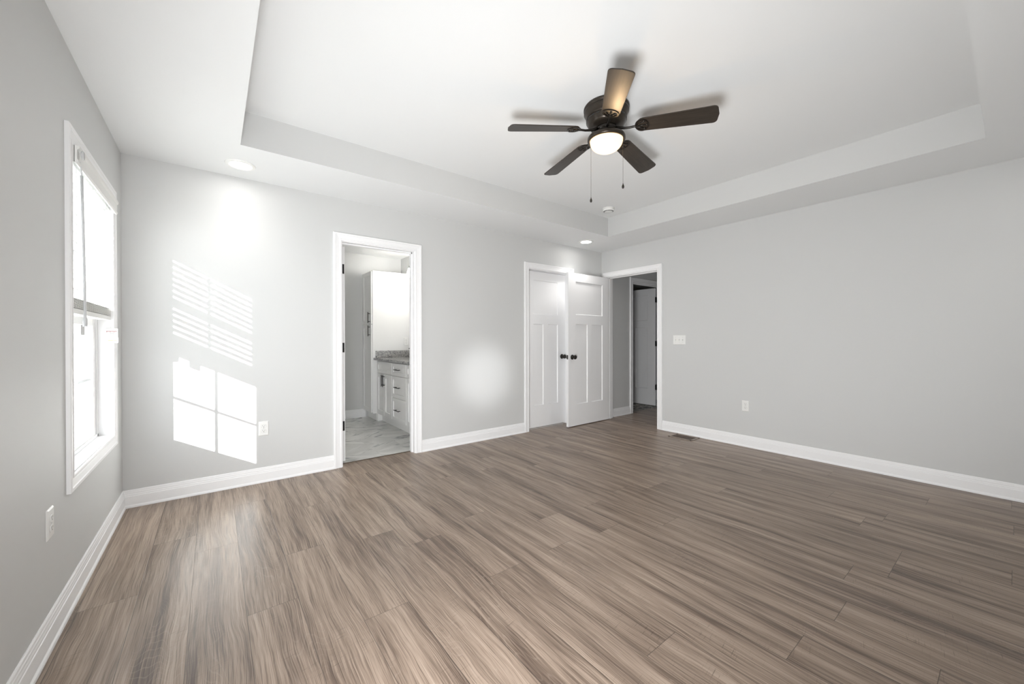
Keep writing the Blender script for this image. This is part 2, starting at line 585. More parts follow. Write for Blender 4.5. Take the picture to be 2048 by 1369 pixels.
# ceiling with tray
c = MB()
c.box(-0.16, W + WT, YN - 0.12, TY1, H, H2 + 0.1, 0)
c.box(-0.16, W + WT, TY0, 0.12, H, H2 + 0.1, 0)
c.box(-0.16, TX0, TY1, TY0, H, H2 + 0.1, 0)
c.box(TX1, W + WT, TY1, TY0, H, H2 + 0.1, 0)
c.box(TX0, TX1, TY1, TY0, H2, H2 + 0.1, 0)
o = c.build('ceiling', [M['ceiling'], M['wall']])
for p in o.data.polygons:      # the vertical faces of the tray carry the wall paint
    if abs(p.normal.z) < 0.1: p.material_index = 1
struct(o, 'white tray ceiling with a raised centre')

# bathroom shell
w = MB(); w.box(0.85, 2.99, 2.25, 2.37, 0, H); struct(w.build('wall_bathroom_back', M['wall']))
w = MB(); w.box(2.87, 2.99, WT, 2.25, 0, H); struct(w.build('wall_bathroom_right', M['wall']))
w = MB(); w.box(0.73, 0.85, WT, 2.37, 0, H); struct(w.build('wall_bathroom_left', M['wall']))
w = MB(); w.box(0.73, 2.99, WT, 2.37, H, H + 0.1); struct(w.build('ceiling_bathroom', M['ceiling']))
# closet shell
w = MB()
w.box(3.0, 5.16, 0.9, 1.0, 0, H); w.box(2.99, 3.09, WT, 0.9, 0, H); w.box(5.06, 5.16, WT, 0.9, 0, H); w.box(2.99, 5.16, WT, 1.0, H, H + 0.1)
struct(w.build('wall_closet', M['wall']))
# hall and far room shell
w = MB()
x = W + WT
w.box(x, HDOOR[0] - J, HALL_Y, HALL_Y + WT, 0, H)
w.box(HDOOR[1] + J, HALL_X, HALL_Y, HALL_Y + WT, 0, H)
w.box(HDOOR[0] - J, HDOOR[1] + J, HALL_Y, HALL_Y + WT, OP_TOP, H)
struct(w.build('wall_hall', M['wall']), 'grey hall wall beyond the entry doorway')
w = MB(); w.box(x, HALL_X, -1.47, -1.35, 0, H); struct(w.build('wall_hall_near', M['wall']))
w = MB(); w.box(HALL_X, HALL_X + 0.1, -1.47, 2.4, 0, H); struct(w.build('wall_hall_end', M['wall']))
w = MB(); w.box(x, HALL_X + 0.1, -1.47, 2.4, H, H + 0.1); struct(w.build('ceiling_hall', M['ceiling']))
w = MB(); w.box(5.16, HALL_X, 2.3, 2.4, 0, H); w.box(5.16, 5.2, 0.05, 2.3, 0, H); struct(w.build('wall_far_room', M['wall']))

# ------------------------------------------------------------------ baseboards
BP = [(0, 0), (0.020, 0), (0.0205, 0.006), (0.0185, 0.013), (0.0145, 0.018), (0.0135, 0.020), (0.0130, 0.078), (0.0105, 0.081),
      (0.0105, 0.088), (0.0085, 0.095), (0.0085, 0.103), (0.0065, 0.107), (0.0058, 0.116), (0.003, 0.121), (0, 0.121)]

def base_run(mb, a, b_, wall, at, d):
    """run along x ('x') or y ('y') from a to b_; wall coordinate `at`, room side direction d"""
    if wall == 'x': mb.prism(BP, a, b_, lambda p, q, t: (t, at + d * p, q))
    else: mb.prism(BP, a, b_, lambda p, q, t: (at + d * p, t, q))

b = MB()
base_run(b, 0, 1.351, 'x', 0, -1)
base_run(b, 2.196, 3.560, 'x', 0, -1)
base_run(b, 4.444, W, 'x', 0, -1)
struct(b.build('baseboard_back', M['trim']))
b = MB(); base_run(b, YN, 0, 'y', 0, 1); struct(b.build('baseboard_left', M['trim']))
b = MB(); base_run(b, YN, -0.985, 'y', W, -1); struct(b.build('baseboard_right', M['trim']))
b = MB(); base_run(b, 0, W, 'x', YN, 1); struct(b.build('baseboard_near', M['trim']))
b = MB(); base_run(b, 0.85, 2.31, 'x', 2.25, -1); struct(b.build('baseboard_bathroom', M['trim']))
b = MB(); base_run(b, W + WT, 5.63, 'x', HALL_Y, -1); base_run(b, 6.645, HALL_X, 'x', HALL_Y, -1); struct(b.build('baseboard_hall', M['trim']))

# ------------------------------------------------------------------ casings and jambs
CP = [(0, 0), (0, 0.011), (0.006, 0.0135), (0.014, 0.0135), (0.018, 0.0105), (0.026, 0.0120), (0.050, 0.0150), (0.053, 0.0185), (0.066, 0.0185), (0.070, 0.015), (0.070, 0)]   # (across from the inner edge, out of the wall)

def casing(mb, u0, u1, top, xf, bottom=0.0, four=False):
    """mitred casing round an opening in the (u, z) plane; xf(u, out, z) -> point"""
    n = len(CP)
    def ring(corner):
        return [corner(a, o_) for a, o_ in CP]
    bl = ring(lambda a, o_: xf(u0 - a, o_, bottom - (a if four else 0)))
    tl = ring(lambda a, o_: xf(u0 - a, o_, top + a))
    tr = ring(lambda a, o_: xf(u1 + a, o_, top + a))
    br = ring(lambda a, o_: xf(u1 + a, o_, bottom - (a if four else 0)))
    chains = [(bl, tl), (tl, tr), (tr, br)] + ([(br, bl)] if four else [])
    for p, q in chains:
        mb.add(p + q, [(i, (i + 1) % n, n + (i + 1) % n, n + i) for i in range(n)] + ([] if four else [tuple(range(n)), tuple(range(2 * n - 1, n - 1, -1))]))

def jamb_x(mb, a, b_, y0, y1, top, stop=None):
    mb.box(a - J, a, y0, y1, 0, top + J); mb.box(b_, b_ + J, y0, y1, 0, top + J); mb.box(a, b_, y0, y1, top, top + J)
    if stop:
        s0, s1 = stop
        mb.box(a, a + 0.011, s0, s1, 0, top); mb.box(b_ - 0.011, b_, s0, s1, 0, top); mb.box(a, b_, s0, s1, top - 0.011, top)

t = empty('trim_1', (1.77, 0, 0)); struct(t, 'white casing around the bathroom doorway')
k = MB(); casing(k, BATH[0] - 0.007, BATH[1] + 0.007, CLEAR_TOP + 0.007, lambda u, o_, z: (u, -o_, z)); oo = k.build('casing', M['trim']); oo.parent = t; oo.location = (-1.77, 0, 0)
k = MB(); jamb_x(k, BATH[0], BATH[1], -0.001, WT, CLEAR_TOP, (0.05, 0.082)); oo = k.build('jamb', M['trim']); oo.parent = t; oo.location = (-1.77, 0, 0)

t = empty('trim_2', (4.0, 0, 0)); struct(t, 'white casing around the closet doorway')
k = MB(); casing(k, CLOS[0] - 0.007, CLOS[1] + 0.007, CLEAR_TOP + 0.007, lambda u, o_, z: (u, -o_, z)); oo = k.build('casing', M['trim']); oo.parent = t; oo.location = (-4, 0, 0)
k = MB(); jamb_x(k, CLOS[0], CLOS[1], -0.001, WT, CLEAR_TOP); oo = k.build('jamb', M['trim']); oo.parent = t; oo.location = (-4, 0, 0)

t = empty('trim_3', (W, -0.5, 0)); struct(t, 'white casing around the entry doorway')
k = MB(); casing(k, ENTR[0] - 0.005, ENTR[1] + 0.007, CLEAR_TOP + 0.007, lambda u, o_, z: (W - o_, u, z)); oo = k.build('casing', M['trim']); oo.parent = t; oo.location = (-W, 0.5, 0)
k = MB()
a, b_ = ENTR
k.box(W - 0.001, W + WT + 0.001, a - J, a, 0, CLEAR_TOP + J); k.box(W - 0.001, W + WT + 0.001, b_, b_ + J, 0, CLEAR_TOP + J); k.box(W - 0.001, W + WT + 0.001, a, b_, CLEAR_TOP, CLEAR_TOP + J)
k.box(W + 0.04, W + 0.075, a, a + 0.011, 0, CLEAR_TOP); k.box(W + 0.04, W + 0.075, b_ - 0.011, b_, 0, CLEAR_TOP); k.box(W + 0.04, W + 0.075, a, b_, CLEAR_TOP - 0.011, CLEAR_TOP)
oo = k.build('jamb', M['trim']); oo.parent = t; oo.location = (-W, 0.5, 0)

t = empty('trim_4', (6.1, HALL_Y, 0)); struct(t, 'white casing around the hall door')
k = MB(); casing(k, HDOOR[0] - 0.007, HDOOR[1] + 0.007, CLEAR_TOP + 0.007, lambda u, o_, z: (u, HALL_Y - o_, z)); oo = k.build('casing', M['trim']); oo.parent = t; oo.location = (-6.1, -HALL_Y, 0)
k = MB(); jamb_x(k, HDOOR[0], HDOOR[1], HALL_Y - 0.001, HALL_Y + WT, CLEAR_TOP, (HALL_Y + 0.045, HALL_Y + 0.08)); oo = k.build('jamb', M['trim']); oo.parent = t; oo.location = (-6.1, -HALL_Y, 0)

# ------------------------------------------------------------------ doors
def panel_leaf(mb, wd, z0, z1, th=0.035, stile=0.14, panels=None):
    """craftsman leaf in local space: x 0..wd, y 0..th"""
    zt1, zt0 = z1 - 0.112, 1.487
    zb1, zb0 = 1.362, 0.295
    cx0, cx1 = wd / 2 - 0.043, wd / 2 + 0.043
    P = [(stile, wd - stile, zt0, zt1), (stile, cx0, zb0, zb1), (cx1, wd - stile, zb0, zb1)]
    mb.box(0, stile, 0, th, z0, z1); mb.box(wd - stile, wd, 0, th, z0, z1)
    mb.box(stile, wd - stile, 0, th, zt1, z1); mb.box(stile, wd - stile, 0, th, zb1, zt0); mb.box(stile, wd - stile, 0, th, z0, zb0)
    mb.box(cx0, cx1, 0, th, zb0, zb1)
    d, s = 0.009, 0.008
    for (a, b_, c0, c1) in P:
        for (yo, yi) in ((0, d), (th, th - d)):
            o4 = [(a, yo, c0), (b_, yo, c0), (b_, yo, c1), (a, yo, c1)]
            i4 = [(a + s, yi, c0 + s), (b_ - s, yi, c0 + s), (b_ - s, yi, c1 - s), (a + s, yi, c1 - s)]
            mb.add(o4 + i4, [(0, 1, 5, 4), (1, 2, 6, 5), (2, 3, 7, 6), (3, 0, 4, 7), (4, 5, 6, 7)])

KNOB = [(0, 0), (0.032, 0), (0.033, 0.004), (0.028, 0.009), (0.013, 0.011), (0.011, 0.028), (0.018, 0.034), (0.0265, 0.042), (0.029, 0.051), (0.0265, 0.060), (0.018, 0.066), (0, 0.068)]

def knob(parent, x, y, z, side):
    k = MB(); k.lathe([(r, side * h) for r, h in KNOB], 28, axis='y')
    return k.build('knob', M['bronze'], parent, (x, y, z))

def hinge(parent, loc, lx=0.03, ly=0.0, seg=12):
    """barrel plus a plate lying in the local x direction"""
    k = MB(); k.tube([(0, 0, -0.047), (0, 0, 0.047)], 0.0058, seg)
    k.lathe([(0, 0.047), (0.005, 0.047), (0.004, 0.052), (0, 0.053)], 10)
    k.lathe([(0, -0.053), (0.004, -0.052), (0.005, -0.047), (0, -0.047)], 10)
    if lx: k.box(0, lx, -0.0015, 0.0015, -0.045, 0.045)
    if ly: k.box(-0.0015, 0.0015, 0, ly, -0.045, 0.045)
    return k.build('hinge', M['black'], parent, loc)

# bathroom door, swung fully into the bathroom: its hinge edge shows in the doorway
d1 = empty('door_1', (1.447, 0.134, 0)); struct(d1, 'white panel door swung open into the bathroom')
k = MB(); panel_leaf(k, 0.685, 0.012, 2.04); lf = k.build('leaf', M['door'], d1); lf.rotation_euler = (0, 0, math.pi / 2); lf.location = (0.036, 0, 0)
for z in (0.345, 1.085, 1.826): hinge(d1, (-0.003, -0.006, z), lx=0.033)
kn = knob(d1, 0, 0, 0, 1); kn.rotation_euler = (0, 0, -math.pi / 2); kn.location = (0.036, 0.625, 0.925)

# closet door, closed
d2 = empty('door_2', (CLOS[0] + 0.003, 0.08, 0)); struct(d2, 'closed white panel closet door partly behind the open door')
k = MB(); panel_leaf(k, CLOS[1] - CLOS[0] - 0.006, 0.015, 2.047); k.build('leaf', M['door'], d2)
knob(d2, 0.655, 0, 0.925, -1)

# entry door, standing open against the back wall
d3 = empty('door_3', (5.020, -0.135, 0), math.radians(181.2)); struct(d3, 'open white panel entry door with dark bronze knobs')
# local x runs from the hinge to the free edge, local +y faces the room
LW = 0.848
k = MB(); panel_leaf(k, LW, 0.010, 2.040, stile=0.145); lf = k.build('leaf', M['door'], d3, (0, -0.0175, 0))
knob(d3, LW - 0.072, 0.0175, 0.925, 1)
knob(d3, LW - 0.072, -0.0175, 0.925, -1)
k = MB(); k.box(LW - 0.001, LW + 0.0015, -0.012, 0.012, 0.897, 0.953); k.box(LW, LW + 0.009, -0.007, 0.007, 0.917, 0.933); k.build('latch_plate', M['bronze'], d3)
for z in (0.30, 1.08, 1.85): hinge(d3, (-0.006, -0.018, z), lx=0, ly=0.028)

# hall door, swung into the far room
d4 = empty('door_4', (6.562, 0.057, 0)); struct(d4, 'white panel door standing open beyond the hall')
k = MB(); panel_leaf(k, 0.845, 0.012, 2.04); lf = k.build('leaf', M['door'], d4); lf.rotation_euler = (0, 0, math.pi / 2 + 0.02); lf.location = (-0.002, 0.004, 0)
for z in (0.33, 1.085, 1.84):
    h_ = hinge(d4, (0.0, -0.003, z), lx=0)
    k = MB(); k.box(-0.036, -0.001, -0.002, 0.001, -0.045, 0.045); k.box(-0.0015, 0.001, -0.034, 0, -0.045, 0.045); k.build('plate', M['black'], h_)

# ------------------------------------------------------------------ window
wn = empty('window_1', (0, -0.765, 0.5)); struct(wn, 'white double hung window with a blind half lowered')
def wpart(mb, name, mt, parent=None, bevel=0.0):
    o = mb.build(name, mt, bevel=bevel)
    o.parent = parent if parent is not None else wn
    if parent is None: o.location = (0, 0.765, -0.5)
    return o
y0, y1, z0, z1 = WIN
k = MB(); casing(k, y0 - 0.0, y1 + 0.0, z1, lambda u, o_, z: (o_ * 0.9, u, z), bottom=z0 - 0.006, four=True); wpart(k, 'casing', M['trim'])
k = MB()   # jamb liner boards and stool
k.box(-0.16, 0, y0 - J, y0, z0 - J, z1 + J); k.box(-0.16, 0, y1, y1 + J, z0 - J, z1 + J); k.box(-0.16, 0, y0, y1, z1, z1 + J); k.box(-0.16, 0.004, y0, y1, z0 - J, z0)
wpart(k, 'jamb', M['trim'])
k = MB()   # vinyl frame
k.box(-0.155, -0.058, y0, y0 + 0.022, z0, z1); k.box(-0.155, -0.058, y1 - 0.022, y1, z0, z1); k.box(-0.155, -0.058, y0, y1, z1 - 0.022, z1); k.box(-0.155, -0.058, y0, y1, z0, z0 + 0.016)
k.box(-0.105, -0.099, y0 + 0.022, y0 + 0.030, z0, z1); k.box(-0.105, -0.099, y1 - 0.030, y1 - 0.022, z0, z1)
wpart(k, 'frame', M['vinyl'], bevel=0.0015)
GY0, GY1 = -1.120, -0.410
def sash(name, xc, za, zb, ga, gb, muntin):
    k = MB(); xa, xb = xc - 0.016, xc + 0.016
    ya, yb = y0 + 0.024, y1 - 0.024
    k.box(xa, xb, ya, GY0, za, zb); k.box(xa, xb, GY1, yb, za, zb)
    k.box(xa, xb, GY0, GY1, za, ga); k.box(xa, xb, GY0, GY1, gb, zb)
    s = wpart(k, name, M['vinyl'], bevel=0.002)
    k = MB(); yc = (GY0 + GY1) / 2
    k.box(xc - 0.006, xc + 0.004, yc - 0.009, yc + 0.009, ga, gb); k.box(xc - 0.006, xc + 0.004, GY0, GY1, muntin - 0.009, muntin + 0.009)
    k.build('muntin', M['vinyl'], s)
    k = MB(); k.box(xc + 0.005, xc + 0.008, GY0, GY1, ga, gb)
    k.build('pane', M['glass'], s)
    return s
low = sash('lower_sash', -0.082, z0 + 0.014, 1.318, 0.612, 1.243, 0.930)
upp = sash('upper_sash', -0.122, 1.290, z1 - 0.020, 1.335, 1.962, 1.643)
k = MB(); k.box(-0.074, -0.060, -0.640, -0.600, 1.318, 1.328); k.lathe([(0, 0), (0.012, 0), (0.012, 0.008), (0, 0.010)], 16, c=(-0.067, -0.62, 1.328)); wpart(k, 'sash_lock', M['vinyl'])

# sticker on the glass
k = MB(); k.box(-0.0742, -0.0735, -0.634, -0.549, 1.186, 1.2425)
tag(k.build('glass_sticker', M['grey']), 'grey paper sticker at the top of the lower window glass', 'sticker')

# venetian blind
bl = empty('window_blind', (-0.025, -0.765, 2.0)); tag(bl, 'white horizontal slat blind half lowered in the window', 'blind')
def bpart(mb, name, mt, bevel=0.0):
    o = mb.build(name, mt, bl, (0.025, 0.765, -2.0), bevel=bevel)
    return o
BY0, BY1 = y0 + 0.006, y1 - 0.006
k = MB(); k.box(-0.052, 0.000, BY0, BY1, 1.978, 2.020); bpart(k, 'headrail', M['slat'], 0.002)
k = MB()   # valance board with a small moulded edge and returns
VP = [(0.004, 1.945), (0.012, 1.940), (0.017, 1.948), (0.017, 1.955), (0.014, 1.960), (0.014, 2.000), (0.020, 2.006), (0.022, 2.018), (0.004, 2.020)]
k.prism(VP, y0 - 0.010, y1 + 0.010, lambda p, q, t: (p + 0.012, t, q))
k.box(0.0, 0.018, y0 - 0.010, y0 - 0.004, 1.945, 2.018); k.box(0.0, 0.018, y1 + 0.004, y1 + 0.010, 1.945, 2.018)
bpart(k, 'valance', M['slat'])
proto = None
PITCH = 0.0433
zs = [1.3515 + PITCH * i for i in range(15)] + [1.3105, 1.3155, 1.3205, 1.3255, 1.3305, 1.3355, 1.3405, 1.3455]
SLB = []
for i in range(9):
    t_ = i / 8 * 2 - 1
    SLB.append((t_ * 0.025, 0.0022 * (1 - t_ * t_)))
poly = [(a, b_ + 0.0013) for a, b_ in SLB] + [(a, b_ - 0.0013) for a, b_ in reversed(SLB)]
for i, z in enumerate(zs):
    if proto is None:
        k = MB(); k.prism(poly, BY0, BY1, lambda p, q, t: (-0.027 + p, t, q)); proto = k.build('slat', M['slat'], bl, (0.025, 0.765, z - 2.0))
    else:
        o = proto.copy(); col.objects.link(o); o.parent = bl; o.location = (0.025, 0.765, z - 2.0)
k = MB(); k.box(-0.052, -0.002, BY0, BY1, 1.281, 1.306); bpart(k, 'bottom_rail', M['slat'], 0.003)
k = MB()
for yc in (-1.08, -0.765, -0.45):
    for xx in (-0.0525, -0.0015): k.tube([(xx, yc, 1.31), (xx, yc, 1.98)], 0.0007, 5)
    k.box(-0.052, -0.002, yc - 0.0005, yc + 0.0005, 1.306, 1.307)
bpart(k, 'ladder_cord', M['slat'])
k = MB(); k.tube([(0.022, -1.165, 1.972), (0.026, -1.160, 1.955), (0.028, -1.155, 1.93), (0.028, -1.150, 1.900)], 0.0022, 8); k.lathe([(0, 0), (0.018, 0.001), (0.021, 0.004), (0.018, 0.008), (0, 0.009)], 20, c=(0.034, -1.185, 1.985), axis='x')
bpart(k, 'wand_hook', M['clear'])
k = MB(); k.tube([(0.028, -1.150, 1.905), (0.030, -1.135, 1.60), (0.030, -1.115, 1.262), (0.030, -1.1145, 1.255), (0.030, -1.114, 1.222)], [0.0052, 0.0052, 0.0052, 0.0075, 0.0075], 8)
bpart(k, 'tilt_wand', M['clear'])

# warning tag hanging at the far end of the bottom rail
tg = empty('blind_tag', (0, -0.345, 1.23)); tag(tg, 'small white paper tag with a yellow bar hanging below the blind', 'tag')
k = MB(); k.box(-0.028, 0.030, -0.0006, 0.0006, -0.088, 0.0); k.build('card', M['plate'], tg)
k = MB(); k.box(-0.014, 0.026, -0.0012, -0.0006, -0.076, -0.070); k.build('yellow_bar', M['yellow'], tg)
k = MB()
for i in range(9): k.box(-0.020 + i * 0.0052, -0.0165 + i * 0.0052, -0.0012, -0.0006, -0.021 - (0.003 if i % 3 == 0 else 0), -0.014)
k.build('red_lettering', M['red'], tg)
k = MB()
for i in range(3): k.box(-0.004 + i * 0.006, i * 0.006, -0.0012, -0.0006, -0.033, -0.027)
k.build('grey_mark', M['grey'], tg)
k = MB(); k.tube([(0.0, 0.0, -0.004), (-0.006, 0.006, 0.035), (-0.012, 0.010, 0.070)], 0.0007, 5); k.build('string', M['plate'], tg)

# ------------------------------------------------------------------ outlets and switch
def outlet(loc, rz, label):
    t = empty('wall_outlet', loc, rz)       # local -y faces the room
    k = MB()
    w_, h_ = 0.035, 0.0575
    k.add([(-w_, 0, -h_), (w_, 0, -h_), (w_, 0, h_), (-w_, 0, h_), (-w_ + .005, -.006, -h_ + .005), (w_ - .005, -.006, -h_ + .005), (w_ - .005, -.006, h_ - .005), (-w_ + .005, -.006, h_ - .005),
           (-w_, -.002, -h_), (w_, -.002, -h_), (w_, -.002, h_), (-w_, -.002, h_)],
          [(0, 1, 9, 8), (1, 2, 10, 9), (2, 3, 11, 10), (3, 0, 8, 11), (8, 9, 5, 4), (9, 10, 6, 5), (10, 11, 7, 6), (11, 8, 4, 7), (4, 5, 6, 7), (0, 3, 2, 1)])
    k.build('plate', M['plate'], t)
    for zc in (-0.0195, 0.0195):
        k = MB()
        pts = []
        for i in range(32):
            a = 2 * math.pi * i / 32
            pts.append((0.0172 * math.cos(a), max(-0.0125, min(0.0125, 0.0172 * math.sin(a)))))
        k.prism(pts, -0.0055, -0.0085, lambda p, q, y: (p, y, q + zc))
        r = k.build('receptacle', M['plate'], t, bevel=0.0008)
        k = MB(); k.box(-0.0075, -0.0055, -0.0087, -0.0084, zc - 0.001, zc + 0.008); k.box(0.0055, 0.0075, -0.0087, -0.0084, zc, zc + 0.007)
        k.lathe([(0, -0.0087), (0.0026, -0.0087), (0.0026, -0.0084)], 12, c=(0, 0, zc - 0.0065), axis='y')
        k.build('slot', M['dark'], r)
        k = MB(); q2 = [(p * 1.07, q * 1.1) for p, q in pts]; k.prism(q2, -0.0058, -0.0062, lambda p, q, y: (p, y, q + zc)); k.build('seam', M['plate_grey'], r)
    k = MB(); k.lathe([(0, -0.0075), (0.0025, -0.0072), (0.003, -0.0055)], 12, axis='y'); k.build('screw', M['plate_grey'], t)
    tag(t, label, 'outlet', 'white duplex outlets')
    return t

outlet((0.820, 0, 0.437), 0, 'white duplex outlet on the back wall beside the sun patch')
outlet((0, -1.490, 0.460), math.radians(90), 'white duplex outlet low on the window wall below the window')
outlet((W, -1.960, 0.438), math.radians(-90), 'white duplex outlet low on the blank right wall')
outlet((2.785, 1.838, 1.130), 0, 'white outlet above the granite counter in the bathroom')

sw = empty('light_switch', (W, -1.210, 1.150), math.radians(-90)); tag(sw, 'white three-toggle switch plate beside the entry doorway', 'light switch')
k = MB(); w_, h_ = 0.081, 0.0575
k.add([(-w_, 0, -h_), (w_, 0, -h_), (w_, 0, h_), (-w_, 0, h_), (-w_ + .005, -.006, -h_ + .005), (w_ - .005, -.006, -h_ + .005), (w_ - .005, -.006, h_ - .005), (-w_ + .005, -.006, h_ - .005)],
      [(0, 1, 5, 4), (1, 2, 6, 5), (2, 3, 7, 6), (3, 0, 4, 7), (4, 5, 6, 7), (0, 3, 2, 1)])
k.build('plate', M['plate'], sw)
for xc in (-0.046, 0, 0.046):
    k = MB(); k.box(xc - 0.0052, xc + 0.0052, -0.0064, -0.0058, -0.012, 0.012); k.build('slot', M['plate_grey'], sw)
    k = MB(); k.prism([(-0.006, -0.009), (-0.006, 0.006), (-0.016, 0.012), (-0.018, 0.007)], xc - 0.004, xc + 0.004, lambda p, q, t: (t, p, q)); k.build('toggle', M['plate'], sw)
    for zc in (0.03, -0.03):
        k = MB(); k.lathe([(0, -0.0075), (0.0028, -0.007), (0.003, -0.0055)], 10, c=(xc, 0, zc), axis='y'); k.build('screw', M['plate_grey'], sw)

# ------------------------------------------------------------------ floor register
rg = empty('floor_vent', (4.893, -1.345, 0)); tag(rg, 'brown metal floor register beside the right baseboard', 'floor vent')
k = MB()
vw, vl = 0.100, 0.143
for (xa, xb, ya, yb) in ((-vw, -vw + .022, -vl, vl), (vw - .022, vw, -vl, vl), (-vw, vw, -vl, -vl + .022), (-vw, vw, vl - .022, vl)): k.box(xa, xb, ya, yb, 0.0005, 0.005)
k.build('rim', M['vent_rim'], rg, bevel=0.0015)
k = MB(); k.box(-vw + .02, vw - .02, -vl + .02, vl - .02, 0.0003, 0.001, 1)
n = 26
for i in range(n):
    yc = -vl + 0.026 + (2 * vl - 0.052) * i / (n - 1)
    k.box(-vw + .022, vw - .022, yc - 0.0022, yc + 0.0022, 0.001, 0.0042)
k.box(-0.003, 0.003, -vl + .02, vl - .02, 0.001, 0.0045)
k.build('grille', [M['vent'], M['dark']], rg)

# ------------------------------------------------------------------ recessed downlights
def downlight(x, y, label, z=H, power=LAMP_W):
    t = empty('recessed_light', (x, y, z)); tag(t, label, 'ceiling light', 'recessed lights in the soffit')
    k = MB(); k.lathe([(0.066, -0.001), (0.066, -0.004), (0.070, -0.0075), (0.086, -0.0075), (0.093, -0.004), (0.095, -0.0005), (0.095, 0.0)], 48); k.build('trim_ring', M['plate'], t)
    k = MB(); k.lathe([(0, -0.0030), (0.067, -0.0030)], 40); k.build('lens', M['led'], t)
    ld = bpy.data.lights.new('downlight_beam', 'SPOT')
    ld.energy = power
    ld.color = (1.0, 0.975, 0.94)
    ld.spot_size = math.radians(115)
    ld.spot_blend = 1.0
    ld.shadow_soft_size = 0.06
    lo = bpy.data.objects.new('downlight_beam', ld); col.objects.link(lo); lo.parent = t; lo.location = (0, 0, -0.03)
    return t
downlight(0.66, -0.275, 'lit round recessed light in the soffit near the window corner')
downlight(4.375, -0.295, 'lit round recessed light in the soffit above the closet door', power=9.0)
downlight(0.66, -3.95, 'round recessed light in the soffit behind the viewer, window side')
downlight(4.375, -3.95, 'round recessed light in the soffit behind the viewer, far side')

# ------------------------------------------------------------------ smoke detector
sm = empty('smoke_detector', (4.11, -0.87, H2)); tag(sm, 'small white round smoke detector on the raised ceiling corner', 'smoke detector')
k = MB(); k.lathe([(0.0, 0), (0.068, 0), (0.068, -0.008), (0.062, -0.010)], 40); k.build('base', M['plate'], sm)
k = MB(); k.lathe([(0.060, -0.009), (0.062, -0.014), (0.062, -0.028), (0.054, -0.036), (0.030, -0.041), (0, -0.042)], 40); k.build('cover', M['plate'], sm)
k = MB()
for i in range(20):
    a = 2 * math.pi * i / 20
    ca, sa = math.cos(a), math.sin(a)
    p = lambda r, t_, z: (r * ca - t_ * sa, r * sa + t_ * ca, z)
    k.add([p(.0575, -.006, -.0345), p(.0575, .006, -.0345), p(.046, .005, -.0395), p(.046, -.005, -.0395)], [(0, 1, 2, 3)])
k.build('slots', M['dark'], sm)

# ------------------------------------------------------------------ ceiling fan
FX, FY = 2.53, -2.108
fan = empty('ceiling_fan', (FX, FY, H2)); tag(fan, 'dark bronze five-blade hugger ceiling fan with a lit bowl', 'ceiling fan')
D = lambda z: z - H2
k = MB(); k.lathe([(0.0, 0), (0.140, 0), (0.145, D(2.660)), (0.145, D(2.652)), (0.138, D(2.648)), (0.138, D(2.640)), (0.143, D(2.636)), (0.143, D(2.630)), (0.134, D(2.622)), (0.131, D(2.600)), (0.126, D(2.590)), (0.120, D(2.588))], 64)
k.build('canopy', M['bronze_matt'], fan)
k = MB(); k.lathe([(0.110, D(2.592)), (0.124, D(2.590)), (0.128, D(2.584)), (0.127, D(2.572)), (0.120, D(2.566)), (0.119, D(2.556)), (0.108, D(2.544)), (0.094, D(2.538)), (0.0, D(2.536))], 64)
mo = k.build('motor_housing', M['bronze_matt'], fan)
k = MB()
for i in range(24):
    a = 2 * math.pi * i / 24
    ca, sa = math.cos(a), math.sin(a)
    p = lambda r, t_, z: (r * ca - t_ * sa, r * sa + t_ * ca, z)
    k.add([p(.1285, -.010, D(2.583)), p(.1285, .010, D(2.583)), p(.1285, .010, D(2.575)), p(.1285, -.010, D(2.575)), p(.125, -.010, D(2.583)), p(.125, .010, D(2.583)), p(.125, .010, D(2.575)), p(.125, -.010, D(2.575))],
          [(0, 1, 2, 3), (0, 4, 5, 1), (1, 5, 6, 2), (2, 6, 7, 3), (3, 7, 4, 0)])
k.build('vent_slots', M['dark'], mo)
k = MB(); k.lathe([(0, D(2.538)), (0.062, D(2.536)), (0.066, D(2.528)), (0.060, D(2.520)), (0.056, D(2.508)), (0.056, D(2.500)), (0.0, D(2.500))], 48); k.build('flywheel', M['bronze'], fan)
k = MB(); k.lathe([(0.052, D(2.503)), (0.058, D(2.498)), (0.070, D(2.491)), (0.098, D(2.484)), (0.116, D(2.476)), (0.121, D(2.468)), (0.121, D(2.455)), (0.117, D(2.449)), (0.108, D(2.447)), (0.104, D(2.452)), (0.100, D(2.468)), (0.052, D(2.486))], 64)
k.build('light_fitter', M['bronze_matt'], fan)
k = MB()
prof = [(0.1045, D(2.456))] + [(0.1045 * math.cos(t_ * math.pi / 2 / 12) ** 0.8 if t_ < 12 else 0.0, D(2.450) - 0.070 * math.sin(t_ * math.pi / 2 / 12)) for t_ in range(0, 13)]
k.lathe(prof, 56); k.build('glass_bowl', M['bowl'], fan)
pl = bpy.data.lights.new('fan_bulb_and_fill', 'POINT'); pl.energy = 0.28; pl.color = (1.0, 0.72, 0.42); pl.shadow_soft_size = 0.022
po = bpy.data.objects.new('fan_bulb_and_fill', pl); col.objects.link(po); po.parent = fan; po.location = (0, 0, D(2.432))
pl2 = bpy.data.lights.new('fan_bulb_and_fill', 'POINT'); pl2.energy = 1.1; pl2.color = (1.0, 0.68, 0.38); pl2.shadow_soft_size = 0.02  # added point light below the bowl to warm the blades, not a bulb
po = bpy.data.objects.new('fan_bulb_and_fill', pl2); col.objects.link(po); po.parent = fan; po.location = (0, 0, D(2.340))

